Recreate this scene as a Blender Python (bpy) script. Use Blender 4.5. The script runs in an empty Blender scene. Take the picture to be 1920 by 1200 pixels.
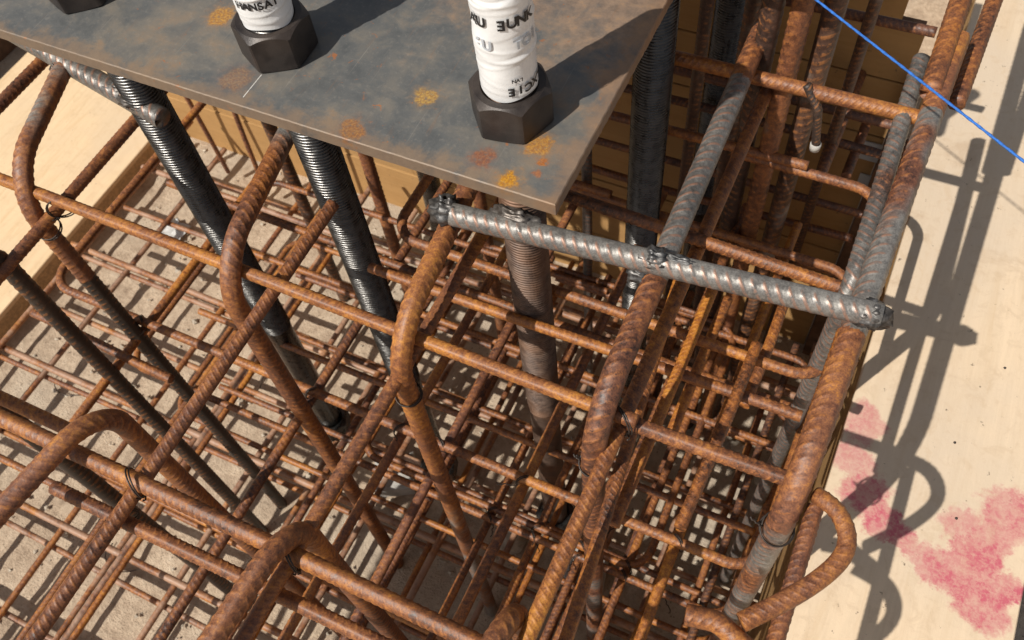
import bpy, math, random
import numpy as np
from mathutils import Vector, Matrix

random.seed(7)
RNG = np.random.default_rng(7)
scene = bpy.context.scene
col = scene.collection

# ------------------------------------------------------------------ camera
CAM_H = 0.75
F_PX = 1701.4
R = np.array([[0.902894133, 0.422818906, -0.077500692],
              [0.324915778, -0.789320399, -0.520963573],
              [-0.281446125, 0.445193756, -0.850053292]])     # rows: right, down, forward
cam_data = bpy.data.cameras.new('camera')
cam = bpy.data.objects.new('camera', cam_data)
col.objects.link(cam)
cam_data.sensor_width = 36.0
cam_data.lens = 36.0 * F_PX / 1920.0
cam_data.clip_start = 0.02
cam_data.clip_end = 400.0
cam_data.dof.use_dof = True
cam_data.dof.focus_distance = 1.08
cam_data.dof.aperture_fstop = 10.0
rt, dn, fw = R
cam.matrix_world = Matrix(((rt[0], -dn[0], -fw[0], 0), (rt[1], -dn[1], -fw[1], 0),
                           (rt[2], -dn[2], -fw[2], CAM_H), (0, 0, 0, 1)))
scene.camera = cam

# ------------------------------------------------------------------ world, sun, exposure
LX, LY, LZ = 0.395, 0.735, -1.0                     # way the sunlight travels
world = bpy.data.worlds.new('World')
scene.world = world
world.use_nodes = True
wn = world.node_tree.nodes
sky = wn.new('ShaderNodeTexSky')
sky.sky_type = 'NISHITA'
sky.sun_disc = False
sky.sun_elevation = math.atan2(-LZ, math.hypot(LX, LY))
sky.sun_rotation = math.atan2(-LX, -LY)
sky.air_density = 1.0
sky.dust_density = 2.0
hs = wn.new('ShaderNodeHueSaturation')
hs.inputs['Saturation'].default_value = 0.38
world.node_tree.links.new(sky.outputs[0], hs.inputs['Color'])
world.node_tree.links.new(hs.outputs[0], wn['Background'].inputs[0])
wn['Background'].inputs[1].default_value = 0.072
sun_data = bpy.data.lights.new('sun', 'SUN')
sun_data.energy = 4.75
sun_data.angle = math.radians(0.53)
sun_data.color = (1.0, 0.945, 0.855)
sun = bpy.data.objects.new('sun', sun_data)
col.objects.link(sun)
sun.rotation_euler = Vector((LX, LY, LZ)).to_track_quat('-Z', 'Y').to_euler()
sun.location = (-2, -4, 6)
scene.view_settings.view_transform = 'Standard'
scene.view_settings.look = 'None'
scene.view_settings.exposure = 0.0
scene.view_settings.gamma = 1.0
scene.render.engine = 'CYCLES'

# ------------------------------------------------------------------ helpers: position on a known plane
CAM = np.array([0, 0, CAM_H])
def ray(x, y):
    return R.T @ np.array([(x - 960) / F_PX, (y - 600) / F_PX, 1.0])
def at(x, y, z):
    d = ray(x, y); return CAM + d * ((z - CAM_H) / d[2])
def aty(x, y, Y):
    d = ray(x, y); return CAM + d * (Y / d[1])

# ------------------------------------------------------------------ helpers: objects
def tag(o, label=None, cat=None, group=None, kind=None):
    if label: o['label'] = label
    if cat: o['category'] = cat
    if group: o['group'] = group
    if kind: o['kind'] = kind
    return o
def empty(name, loc):
    o = bpy.data.objects.new(name, None)
    o.empty_display_size = 0.05
    o.location = loc
    col.objects.link(o)
    return o
def mesh_obj(name, verts, faces, mat, origin=None, parent=None, smooth=True, attrs=None):
    """verts in world space; parent is an unrotated Empty or object"""
    v = np.asarray(verts, dtype=np.float64)
    if origin is None:
        origin = np.array([v[:, 0].mean(), v[:, 1].mean(), v[:, 2].min()])
    origin = np.asarray(origin, float)
    me = bpy.data.meshes.new(name)
    v = (v - origin).astype(np.float32)
    if isinstance(faces, np.ndarray):
        faces = [faces]
        polys = faces
        n = len(v)
        me.vertices.add(n)
        me.vertices.foreach_set('co', v.ravel())
        loops = np.concatenate([f.ravel() for f in polys]).astype(np.int32)
        sizes = np.concatenate([np.full(len(f), f.shape[1]) for f in polys]).astype(np.int32)
        me.loops.add(len(loops)); me.loops.foreach_set('vertex_index', loops)
        me.polygons.add(len(sizes))
        starts = np.concatenate([[0], np.cumsum(sizes)[:-1]]).astype(np.int32)
        me.polygons.foreach_set('loop_start', starts)
        try: me.polygons.foreach_set('loop_total', sizes)
        except Exception: pass
        me.update(calc_edges=True)
    else:
        me.from_pydata(v.tolist(), [], faces)
        me.update()
    if attrs:
        for k, a in attrs.items():
            at_ = me.attributes.new(k, 'FLOAT', 'POINT')
            at_.data.foreach_set('value', np.asarray(a, dtype=np.float32))
    me.polygons.foreach_set('use_smooth', np.full(len(me.polygons), smooth))
    me.materials.append(mat)
    o = bpy.data.objects.new(name, me)
    col.objects.link(o)
    o.location = origin
    if parent is not None:
        base = Vector((0, 0, 0)); p = parent
        while p is not None:
            base = base + p.location; p = p.parent
        o.parent = parent
        o.location = Vector(origin) - base
    return o
def box_vf(x0, x1, y0, y1, z0, z1, bev=0.0):
    if bev <= 0:
        v = [(x0,y0,z0),(x1,y0,z0),(x1,y1,z0),(x0,y1,z0),(x0,y0,z1),(x1,y0,z1),(x1,y1,z1),(x0,y1,z1)]
        f = [(0,3,2,1),(4,5,6,7),(0,1,5,4),(1,2,6,5),(2,3,7,6),(3,0,4,7)]
        return v, f
    b = bev
    v = []
    for z, i in ((z0, b), (z0 + b, 0), (z1 - b, 0), (z1, b)):
        X0, X1, Y0, Y1 = x0 + i, x1 - i, y0 + i, y1 - i
        v += [(X0, Y0, z), (X1, Y0, z), (X1, Y1, z), (X0, Y1, z)]
    f = [(3, 2, 1, 0), (12, 13, 14, 15)]
    for k in range(3):
        for j in range(4):
            a = k*4 + j; c = k*4 + (j+1) % 4
            f.append((a, c, c+4, a+4))
    return v, f

# ------------------------------------------------------------------ materials
def new_mat(name):
    m = bpy.data.materials.new(name); m.use_nodes = True
    nt = m.node_tree
    return m, nt, nt.nodes['Principled BSDF']
class NB:
    """tiny node builder"""
    def __init__(self, nt): self.nt = nt
    def n(self, t, **k):
        o = self.nt.nodes.new(t)
        for a, b in k.items(): setattr(o, a, b)
        return o
    def l(self, a, b): self.nt.links.new(a, b)
    def put(self, sock, v):
        if hasattr(v, 'is_output') or isinstance(v, bpy.types.NodeSocket): self.l(v, sock)
        else: sock.default_value = v
    def math(self, op, a, b=0.0, clamp=False):
        o = self.n('ShaderNodeMath', operation=op, use_clamp=clamp)
        self.put(o.inputs[0], a); self.put(o.inputs[1], b); return o.outputs[0]
    def mix(self, f, a, b, blend='MIX'):
        o = self.n('ShaderNodeMix', data_type='RGBA', blend_type=blend)
        self.put(o.inputs[0], f); self.put(o.inputs[6], a); self.put(o.inputs[7], b); return o.outputs[2]
    def noise(self, vec, scale, detail=4, rough=0.55, dist=0.0):
        o = self.n('ShaderNodeTexNoise')
        if vec is not None: self.l(vec, o.inputs['Vector'])
        o.inputs['Scale'].default_value = scale; o.inputs['Detail'].default_value = detail
        o.inputs['Roughness'].default_value = rough; o.inputs['Distortion'].default_value = dist
        return o.outputs['Fac']
    def ramp(self, f, stops, interp='LINEAR'):
        o = self.n('ShaderNodeValToRGB'); self.l(f, o.inputs[0])
        cr = o.color_ramp; cr.interpolation = interp
        while len(cr.elements) < len(stops): cr.elements.new(0.5)
        for e, (p, c) in zip(cr.elements, stops):
            e.position = p; e.color = (*c, 1) if len(c) == 3 else c
        return o.outputs[0]
    def step(self, f, lo, hi):
        o = self.n('ShaderNodeMapRange', interpolation_type='SMOOTHSTEP')
        self.l(f, o.inputs[0]); o.inputs[1].default_value = lo; o.inputs[2].default_value = hi
        return o.outputs[0]
    def mapping(self, vec, scale=(1,1,1), rot=(0,0,0), loc=(0,0,0)):
        o = self.n('ShaderNodeMapping'); self.l(vec, o.inputs[0])
        o.inputs[1].default_value = loc; o.inputs[2].default_value = rot; o.inputs[3].default_value = scale
        return o.outputs[0]
    def bump(self, h, strength, dist, normal=None):
        o = self.n('ShaderNodeBump'); o.inputs['Strength'].default_value = strength
        o.inputs['Distance'].default_value = dist; self.l(h, o.inputs['Height'])
        if normal is not None: self.l(normal, o.inputs['Normal'])
        return o.outputs[0]
def c4(c): return (*c, 1.0)

def rebar_material(name='rusty_rebar', dust=0.0):
    m, nt, bs = new_mat(name); b = NB(nt)
    geo = b.n('ShaderNodeNewGeometry').outputs['Position']
    tc = b.n('ShaderNodeTexCoord').outputs['Object']
    rnd = b.n('ShaderNodeObjectInfo').outputs['Random']
    at_ = lambda nm: b.n('ShaderNodeAttribute', attribute_name=nm).outputs['Fac']
    rib, grey, orange = at_('rib'), at_('grey'), at_('orange')
    n1 = b.noise(geo, 120, 7, 0.66)
    n2 = b.noise(geo, 11, 3, 0.5)
    n3 = b.noise(geo, 480, 3, 0.65)
    patch = b.noise(geo, 5.5, 4, 0.6, 0.6)
    f = b.math('ADD', b.math('MULTIPLY', n1, 0.60), b.math('MULTIPLY', n2, 0.40))
    f = b.math('ADD', f, b.math('MULTIPLY', b.math('SUBTRACT', n3, 0.5), 0.24))
    f = b.math('ADD', f, b.math('MULTIPLY', b.math('SUBTRACT', rnd, 0.5), 0.09))
    brown = b.ramp(f, [(0.30, (0.020, 0.010, 0.008)), (0.41, (0.092, 0.036, 0.022)), (0.51, (0.165, 0.064, 0.034)),
                       (0.60, (0.240, 0.096, 0.046)), (0.70, (0.42, 0.160, 0.034))])
    orng = b.ramp(f, [(0.30, (0.026, 0.011, 0.006)), (0.41, (0.150, 0.050, 0.014)), (0.51, (0.290, 0.095, 0.017)),
                      (0.60, (0.46, 0.175, 0.020)), (0.71, (0.62, 0.285, 0.035))])
    ofac = b.math('ADD', orange, b.math('MULTIPLY', b.math('SUBTRACT', patch, 0.5), 2.0), True)
    rust = b.mix(ofac, brown, orng)
    dk = b.math('MULTIPLY', b.math('MAXIMUM', b.math('MULTIPLY', orange, -1.0), 0.0), 1.0, True)
    rust = b.mix(dk, rust, b.ramp(f, [(0.35, (0.012, 0.010, 0.009)), (0.53, (0.027, 0.021, 0.018)), (0.66, (0.060, 0.042, 0.032))]))
    # brighter fresh rust in the corners beside the ribs
    ribedge = b.math('MULTIPLY', b.step(rib, 0.15, 0.5), b.step(n1, 0.42, 0.60))
    rust = b.mix(b.math('MULTIPLY', ribedge, 0.50), rust, c4((0.40, 0.150, 0.035)))
    gr = b.ramp(f, [(0.30, (0.075, 0.070, 0.066)), (0.48, (0.165, 0.155, 0.145)), (0.62, (0.27, 0.255, 0.235)), (0.75, (0.36, 0.34, 0.31))])
    line = b.math('MULTIPLY', b.step(rib, 0.2, 0.6), b.step(n1, 0.36, 0.55))
    gr = b.mix(b.math('MULTIPLY', line, 0.60), gr, c4((0.33, 0.15, 0.085)))
    gfac = b.math('ADD', grey, b.math('MULTIPLY', b.math('SUBTRACT', n2, 0.5), 1.3))
    gfac = b.math('MULTIPLY', b.step(gfac, 0.38, 0.62), b.step(grey, 0.02, 0.2))
    colr = b.mix(gfac, rust, gr)
    if dust: colr = b.mix(b.math('MULTIPLY', b.step(b.noise(geo, 17, 5, 0.65), 0.36, 0.62), dust), colr, c4((0.40, 0.255, 0.175)))
    b.l(colr, bs.inputs['Base Color'])
    rr = b.n('ShaderNodeMapRange'); b.l(gfac, rr.inputs[0]); rr.inputs[3].default_value = 0.54; rr.inputs[4].default_value = 0.42
    b.l(b.math('ADD', rr.outputs[0], b.math('MULTIPLY', b.math('SUBTRACT', n1, 0.5), 0.5)), bs.inputs['Roughness'])
    b.l(b.math('MULTIPLY', gfac, 0.35), bs.inputs['Metallic'])
    bs.inputs['Specular IOR Level'].default_value = 0.62
    h = b.math('ADD', b.math('MULTIPLY', b.noise(geo, 900, 3, 0.6), 0.5), b.math('MULTIPLY', b.noise(geo, 220, 4, 0.6), 0.8))
    b.l(b.bump(h, 0.5, 0.0007), bs.inputs['Normal'])
    return m

def plate_material():
    m, nt, bs = new_mat('mill_scale_plate'); b = NB(nt)
    p = b.n('ShaderNodeNewGeometry').outputs['Position']
    big = b.noise(p, 5.5, 5, 0.6, 0.4); mid = b.noise(p, 24, 6, 0.65, 0.3); fine = b.noise(p, 160, 5, 0.65)
    f = b.math('ADD', b.math('MULTIPLY', big, 0.5), b.math('MULTIPLY', mid, 0.5))
    base = b.ramp(f, [(0.34, (0.078, 0.083, 0.086)), (0.46, (0.118, 0.120, 0.118)), (0.57, (0.175, 0.158, 0.135)), (0.70, (0.25, 0.18, 0.12))])
    base = b.mix(b.math('MULTIPLY', b.step(fine, 0.52, 0.70), 0.22), base, c4((0.30, 0.27, 0.235)))
    # rust film towards the far corner and along the near edge
    sx = b.n('ShaderNodeSeparateXYZ'); b.l(p, sx.inputs[0])
    X, Y, Z = sx.outputs
    film = b.step(b.math('ADD', b.math('SUBTRACT', Y, b.math('MULTIPLY', X, -0.35)), b.math('MULTIPLY', b.math('SUBTRACT', mid, 0.5), 0.55)), 0.53, 0.74)
    base = b.mix(b.math('MULTIPLY', film, 0.62), base, b.ramp(b.noise(p, 60, 6, 0.7), [(0.35, (0.20, 0.125, 0.080)), (0.55, (0.34, 0.215, 0.135)), (0.68, (0.45, 0.25, 0.11))]))
    edge = b.step(b.math('ADD', b.math('MULTIPLY', Y, -1.0), b.math('MULTIPLY', b.math('SUBTRACT', mid, 0.5), 0.11)), -0.566, -0.540)
    base = b.mix(b.math('MULTIPLY', edge, 0.55), base, c4((0.26, 0.165, 0.095)))
    edge2 = b.step(b.math('ADD', X, b.math('MULTIPLY', b.math('SUBTRACT', mid, 0.5), 0.10)), -0.298, -0.272)
    base = b.mix(b.math('MULTIPLY', edge2, 0.45), base, c4((0.28, 0.155, 0.08)))
    dots = b.math('MULTIPLY', b.step(b.noise(p, 75, 4, 0.7, 0.6), 0.63, 0.69), b.step(b.noise(p, 11, 2, 0.5), 0.46, 0.58))
    base = b.mix(b.math('MULTIPLY', dots, 0.8), base, c4((0.36, 0.13, 0.04)))
    # fine scratches and streaks dragged across the plate
    for rz, k in ((0.5, 0.16), (-0.9, 0.12), (1.5, 0.10)):
        st_ = b.noise(b.mapping(p, scale=(220, 5, 1), rot=(0, 0, rz)), 1.0, 3, 0.6)
        base = b.mix(b.math('MULTIPLY', b.step(st_, 0.66, 0.76), k * 2.2), base, c4((0.34, 0.31, 0.27)))
        base = b.mix(b.math('MULTIPLY', b.step(b.noise(b.mapping(p, scale=(90, 9, 1), rot=(0, 0, rz + 0.3)), 1.0, 4, 0.65), 0.60, 0.75), k * 2.0), base, c4((0.24, 0.13, 0.07)))
    # individual rust blooms with shapes of their own
    wob = b.n('ShaderNodeTexNoise'); b.l(p, wob.inputs['Vector']); wob.inputs['Scale'].default_value = 70; wob.inputs['Detail'].default_value = 5
    wv = b.n('ShaderNodeVectorMath', operation='SCALE'); wv.inputs['Scale'].default_value = 0.024
    ws = b.n('ShaderNodeVectorMath', operation='SUBTRACT'); b.l(wob.outputs['Color'], ws.inputs[0]); ws.inputs[1].default_value = (0.5, 0.5, 0.5)
    b.l(ws.outputs[0], wv.inputs[0])
    pw = b.n('ShaderNodeVectorMath', operation='ADD'); b.l(p, pw.inputs[0]); b.l(wv.outputs[0], pw.inputs[1])
    spots = [(-0.469, 0.630, 0.0145, (0.50, 0.31, 0.075), 0.9), (-0.783, 0.662, 0.017, (0.52, 0.28, 0.06), 0.95), (-0.326, 0.553, 0.012, (0.60, 0.29, 0.02), 1.0),
             (-0.318, 0.608, 0.016, (0.55, 0.27, 0.04), 0.8), (-0.304, 0.588, 0.006, (0.50, 0.17, 0.02), 0.8), (-0.301, 0.570, 0.006, (0.48, 0.16, 0.03), 0.6),
             (-0.366, 0.568, 0.013, (0.34, 0.13, 0.05), 0.75), (-0.524, 0.552, 0.016, (0.40, 0.19, 0.05), 0.8), (-0.70, 0.574, 0.020, (0.34, 0.20, 0.09), 0.6)]
    for x, y, r, cc, k in spots:
        d = b.n('ShaderNodeVectorMath', operation='DISTANCE'); b.l(pw.outputs[0], d.inputs[0]); d.inputs[1].default_value = (x, y, 0.0)
        o = b.n('ShaderNodeMapRange', interpolation_type='SMOOTHSTEP'); b.l(d.outputs['Value'], o.inputs[0])
        o.inputs[1].default_value = r * 1.2; o.inputs[2].default_value = r * 0.7
        halo = b.n('ShaderNodeMapRange', interpolation_type='SMOOTHSTEP'); b.l(d.outputs['Value'], halo.inputs[0])
        halo.inputs[1].default_value = r * 2.0; halo.inputs[2].default_value = r * 0.6
        base = b.mix(b.math('MULTIPLY', halo.outputs[0], b.math('MULTIPLY', b.step(fine, 0.36, 0.62), k * 0.5)), base, c4((cc[0] * 0.62, cc[1] * 0.55, cc[2] * 0.9)))
        fc = b.math('MULTIPLY', o.outputs[0], b.math('MULTIPLY', b.step(b.noise(p, 210, 7, 0.85), 0.32, 0.54), k * 1.05))
        cv = b.mix(b.step(b.noise(p, 330, 4, 0.7), 0.40, 0.62), c4((cc[0] * 0.62, cc[1] * 0.52, cc[2] * 0.7)), c4(cc))
        base = b.mix(fc, base, cv)
    # a chalk scratch by the middle nut
    u = b.math('ABSOLUTE', b.math('ADD', X, 0.6745)); sc = b.math('MULTIPLY', b.math('LESS_THAN', u, 0.0006), b.math('LESS_THAN', b.math('ABSOLUTE', b.math('SUBTRACT', Y, 0.571)), 0.020))
    base = b.mix(b.math('MULTIPLY', sc, b.step(fine, 0.35, 0.5)), base, c4((0.62, 0.60, 0.56)))
    b.l(base, bs.inputs['Base Color'])
    rr = b.n('ShaderNodeMapRange'); b.l(mid, rr.inputs[0]); rr.inputs[1].default_value = 0.3; rr.inputs[2].default_value = 0.7
    rr.inputs[3].default_value = 0.42; rr.inputs[4].default_value = 0.66
    b.l(rr.outputs[0], bs.inputs['Roughness'])
    bs.inputs['Metallic'].default_value = 0.22
    b.l(b.bump(b.math('ADD', fine, b.math('MULTIPLY', mid, 1.5)), 0.30, 0.0012), bs.inputs['Normal'])
    return m

def steel_material(name, dark, light, rough, metal, dust=0.0, dustcol=(0.3, 0.24, 0.18), scale=60):
    m, nt, bs = new_mat(name); b = NB(nt)
    p = b.n('ShaderNodeNewGeometry').outputs['Position']
    n1 = b.noise(p, scale, 5, 0.6); n2 = b.noise(p, 14, 3, 0.5)
    c = b.mix(b.step(n1, 0.35, 0.65), c4(dark), c4(light))
    if dust: c = b.mix(b.math('MULTIPLY', b.step(n2, 0.42, 0.66), dust), c, c4(dustcol))
    b.l(c, bs.inputs['Base Color'])
    rr = b.n('ShaderNodeMapRange'); b.l(n1, rr.inputs[0]); rr.inputs[1].default_value = 0.3; rr.inputs[2].default_value = 0.7
    rr.inputs[3].default_value = rough - 0.08; rr.inputs[4].default_value = rough + 0.12
    b.l(rr.outputs[0], bs.inputs['Roughness']); bs.inputs['Metallic'].default_value = metal
    b.l(b.bump(b.noise(p, 500, 4, 0.6), 0.18, 0.001), bs.inputs['Normal'])
    return m

def plywood_material(name, tint, grain_axis='Y', stains=None, dirt=0.5):
    m, nt, bs = new_mat(name); b = NB(nt)
    p = b.n('ShaderNodeNewGeometry').outputs['Position']
    rnd = b.n('ShaderNodeObjectInfo').outputs['Random']
    off = b.n('ShaderNodeVectorMath', operation='ADD'); b.l(p, off.inputs[0])
    cx = b.n('ShaderNodeCombineXYZ'); b.l(b.math('MULTIPLY', rnd, 7.0), cx.inputs[2]); b.l(b.math('MULTIPLY', rnd, 3.0), cx.inputs[1])
    b.l(cx.outputs[0], off.inputs[1])
    q = off.outputs[0]
    sc = {'Y': (11, 1.0, 11), 'X': (1.0, 11, 11)}[grain_axis]
    g = b.mapping(q, scale=sc)
    g1 = b.noise(g, 3.2, 7, 0.62, 1.1); g2 = b.noise(g, 16, 5, 0.6, 0.4)
    big = b.noise(q, 2.1, 4, 0.55); spk = b.noise(q, 70, 4, 0.65)
    t = tint
    c = b.ramp(g1, [(0.30, tuple(v * k for v, k in zip(t, (0.90, 0.86, 0.80)))), (0.48, tuple(v * 0.97 for v in t)), (0.66, tuple(min(1, v * 1.04) for v in t))])
    c = b.mix(b.math('MULTIPLY', b.step(g2, 0.5, 0.72), 0.13), c, c4((t[0]*0.70, t[1]*0.60, t[2]*0.50)))
    # cement bloom and dirt
    c = b.mix(b.math('MULTIPLY', b.step(big, 0.45, 0.68), dirt), c, c4((t[0]*0.86, t[1]*0.90, t[2]*0.98)))
    c = b.mix(b.math('MULTIPLY', b.step(b.noise(q, 9, 5, 0.7, 0.5), 0.56, 0.74), dirt * 0.6), c, c4((t[0]*0.66, t[1]*0.60, t[2]*0.55)))
    c = b.mix(b.math('MULTIPLY', b.step(spk, 0.665, 0.73), 0.8), c, c4((0.12, 0.085, 0.06)))
    c = b.mix(b.math('MULTIPLY', b.step(b.noise(q, 34, 6, 0.7, 0.6), 0.50, 0.66), dirt * 0.55), c, c4((t[0]*0.80, t[1]*0.77, t[2]*0.74)))
    # a few knots
    vo = b.n('ShaderNodeTexVoronoi'); b.l(b.mapping(q, scale=(2.2, 1.6, 2.4) if grain_axis == 'Y' else (1.4, 2.4, 3.2)), vo.inputs['Vector']); vo.inputs['Scale'].default_value = 1.0
    kn = b.n('ShaderNodeMapRange', interpolation_type='SMOOTHSTEP'); b.l(vo.outputs['Distance'], kn.inputs[0]); kn.inputs[1].default_value = 0.065; kn.inputs[2].default_value = 0.02
    c = b.mix(b.math('MULTIPLY', kn.outputs[0], 0.6), c, c4((t[0]*0.40, t[1]*0.28, t[2]*0.2)))
    if stains:
        wob = b.n('ShaderNodeTexNoise'); b.l(p, wob.inputs['Vector']); wob.inputs['Scale'].default_value = 22; wob.inputs['Detail'].default_value = 9; wob.inputs['Roughness'].default_value = 0.72
        ws = b.n('ShaderNodeVectorMath', operation='SUBTRACT'); b.l(wob.outputs['Color'], ws.inputs[0]); ws.inputs[1].default_value = (0.5, 0.5, 0.5)
        wv = b.n('ShaderNodeVectorMath', operation='SCALE'); wv.inputs['Scale'].default_value = 0.085; b.l(ws.outputs[0], wv.inputs[0])
        pw = b.n('ShaderNodeVectorMath', operation='ADD'); b.l(p, pw.inputs[0]); b.l(wv.outputs[0], pw.inputs[1])
        speck = b.noise(p, 130, 5, 0.75); sp2 = b.noise(p, 30, 4, 0.6)
        tot = None
        for x, y, r, k in stains:
            d = b.n('ShaderNodeVectorMath', operation='DISTANCE'); b.l(pw.outputs[0], d.inputs[0]); d.inputs[1].default_value = (x, y, PANEL_Z)
            o = b.n('ShaderNodeMapRange', interpolation_type='SMOOTHSTEP'); b.l(d.outputs['Value'], o.inputs[0])
            o.inputs[1].default_value = r * 1.18; o.inputs[2].default_value = r * 0.80
            v = b.math('MULTIPLY', o.outputs[0], k)
            tot = v if tot is None else b.math('MAXIMUM', tot, v)
        tot = b.math('MULTIPLY', tot, b.math('ADD', 0.62, b.math('MULTIPLY', b.step(speck, 0.38, 0.62), 0.38)))
        tot = b.math('MULTIPLY', tot, b.math('ADD', 0.62, b.math('MULTIPLY', b.step(sp2, 0.35, 0.65), 0.38)))
        c = b.mix(b.math('MULTIPLY', tot, 1.10, True), c, c4((0.50, 0.115, 0.150)))
    b.l(c, bs.inputs['Base Color'])
    bs.inputs['Roughness'].default_value = 0.82
    bs.inputs['Specular IOR Level'].default_value = 0.25
    b.l(b.bump(b.math('ADD', g2, b.math('MULTIPLY', spk, 0.7)), 0.22, 0.0025), bs.inputs['Normal'])
    return m

def ground_material():
    m, nt, bs = new_mat('blinding_concrete'); b = NB(nt)
    p = b.n('ShaderNodeNewGeometry').outputs['Position']
    n0 = b.noise(p, 1.6, 4, 0.55); n1 = b.noise(p, 11, 6, 0.65); n2 = b.noise(p, 60, 6, 0.7); n3 = b.noise(p, 240, 3, 0.6)
    f = b.math('ADD', b.math('MULTIPLY', n1, 0.55), b.math('MULTIPLY', n2, 0.45))
    c = b.ramp(f, [(0.30, (0.24, 0.175, 0.125)), (0.44, (0.43, 0.33, 0.24)), (0.55, (0.55, 0.435, 0.32)), (0.70, (0.64, 0.53, 0.41))])
    c = b.mix(b.math('MULTIPLY', b.step(n0, 0.46, 0.62), 0.45), c, c4((0.44, 0.395, 0.325)))
    c = b.mix(b.math('MULTIPLY', b.step(n3, 0.60, 0.70), 0.5), c, c4((0.16, 0.12, 0.085)))
    pit = b.n('ShaderNodeTexVoronoi'); b.l(p, pit.inputs['Vector']); pit.inputs['Scale'].default_value = 95; pit.inputs['Randomness'].default_value = 1
    c = b.mix(b.math('MULTIPLY', b.math('LESS_THAN', pit.outputs['Distance'], 0.20), b.math('MULTIPLY', b.step(n1, 0.48, 0.6), 0.7)), c, c4((0.13, 0.095, 0.07)))
    b.l(c, bs.inputs['Base Color']); bs.inputs['Roughness'].default_value = 0.92
    bs.inputs['Specular IOR Level'].default_value = 0.2
    h = b.math('ADD', b.math('MULTIPLY', n1, 1.6), b.math('ADD', n2, b.math('MULTIPLY', n3, 0.4)))
    b.l(b.bump(h, 0.6, 0.012), bs.inputs['Normal'])
    return m

def plain(name, c, rough=0.6, metal=0.0, var=0.15, scale=40, bump=0.1):
    m, nt, bs = new_mat(name); b = NB(nt)
    p = b.n('ShaderNodeNewGeometry').outputs['Position']
    n = b.noise(p, scale, 5, 0.6)
    cc = b.mix(b.step(n, 0.32, 0.68), c4([v * (1 - var) for v in c]), c4([min(1, v * (1 + var)) for v in c]))
    b.l(cc, bs.inputs['Base Color']); bs.inputs['Roughness'].default_value = rough; bs.inputs['Metallic'].default_value = metal
    b.l(b.bump(b.noise(p, scale * 6, 4, 0.6), bump, 0.002), bs.inputs['Normal'])
    return m

FLOOR_Z = -1.45
PANEL_Z = -0.62
LEFT_Z = -1.35
M_REBAR = rebar_material()
M_REBAR_DUST = rebar_material('dusty_rebar', 0.75)
M_PLATE = plate_material()
M_THREAD = steel_material('black_threaded_steel', (0.075, 0.073, 0.071), (0.12, 0.117, 0.113), 0.27, 0.92, 0.04, (0.10, 0.08, 0.065))
M_THREAD_RUST = steel_material('rusting_threaded_steel', (0.07, 0.045, 0.035), (0.155, 0.105, 0.08), 0.50, 0.40, 0.5, (0.20, 0.095, 0.045))
M_NUT = steel_material('dark_oxide_nut', (0.024, 0.019, 0.018), (0.043, 0.035, 0.032), 0.42, 0.30, 0.35, (0.10, 0.075, 0.06), 50)
M_WELD = steel_material('weld_metal', (0.05, 0.05, 0.052), (0.15, 0.147, 0.145), 0.42, 0.6, 0.3, (0.18, 0.13, 0.09), 150)
M_PLY_R = plywood_material('plywood_pale', (0.69, 0.54, 0.38), 'Y', dirt=0.85, stains=[
    (0.1514, 0.76, 0.0364, 0.642), (0.1553, 0.6883, 0.035, 0.606), (0.1839, 0.6426, 0.0386, 0.891), (0.2185, 0.6099, 0.0315, 0.98), (0.2544, 0.5904, 0.0245, 0.891), (0.2936, 0.5741, 0.0315, 0.911), (0.3327, 0.5709, 0.035, 1), (0.3731, 0.5447, 0.042, 1), (0.4032, 0.5741, 0.028, 1), (0.3555, 0.6099, 0.035, 0.994), (0.3262, 0.6491, 0.0294, 0.58), (0.3817, 0.6916, 0.042, 0.856), (0.3719, 0.6459, 0.0315, 0.856)])
M_PLY_L = plywood_material('plywood_warm', (0.72, 0.535, 0.335), 'Y', dirt=0.75)
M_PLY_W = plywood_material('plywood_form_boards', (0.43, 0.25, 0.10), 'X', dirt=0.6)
M_GROUND = ground_material()
M_TAPE = plain('white_plastic_tape', (0.76, 0.765, 0.77), 0.42, 0, 0.06, 30, 0.15)
M_INK = plain('black_ink', (0.012, 0.012, 0.014), 0.5, 0, 0.1)
M_INK_FADED = plain('faded_blue_ink', (0.42, 0.45, 0.49), 0.5, 0, 0.1)
M_WIRE = plain('tie_wire_steel', (0.045, 0.035, 0.03), 0.5, 0.4, 0.3)
M_STRING = plain('blue_braided_string', (0.02, 0.13, 0.47), 0.7, 0, 0.25, 400)
M_STONE = plain('rubble_stone', (0.46, 0.40, 0.32), 0.9, 0, 0.25, 30, 0.4)
M_BLOCK = plain('spacer_concrete', (0.40, 0.385, 0.36), 0.9, 0, 0.2, 40, 0.4)
M_PAPER = plain('white_paper', (0.50, 0.50, 0.49), 0.7, 0, 0.06)
M_PLYEDGE = plain('plywood_edge', (0.42, 0.27, 0.14), 0.85, 0, 0.25, 120)
M_TIMBER = plain('dark_timber', (0.14, 0.075, 0.042), 0.85, 0, 0.3, 30)

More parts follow.
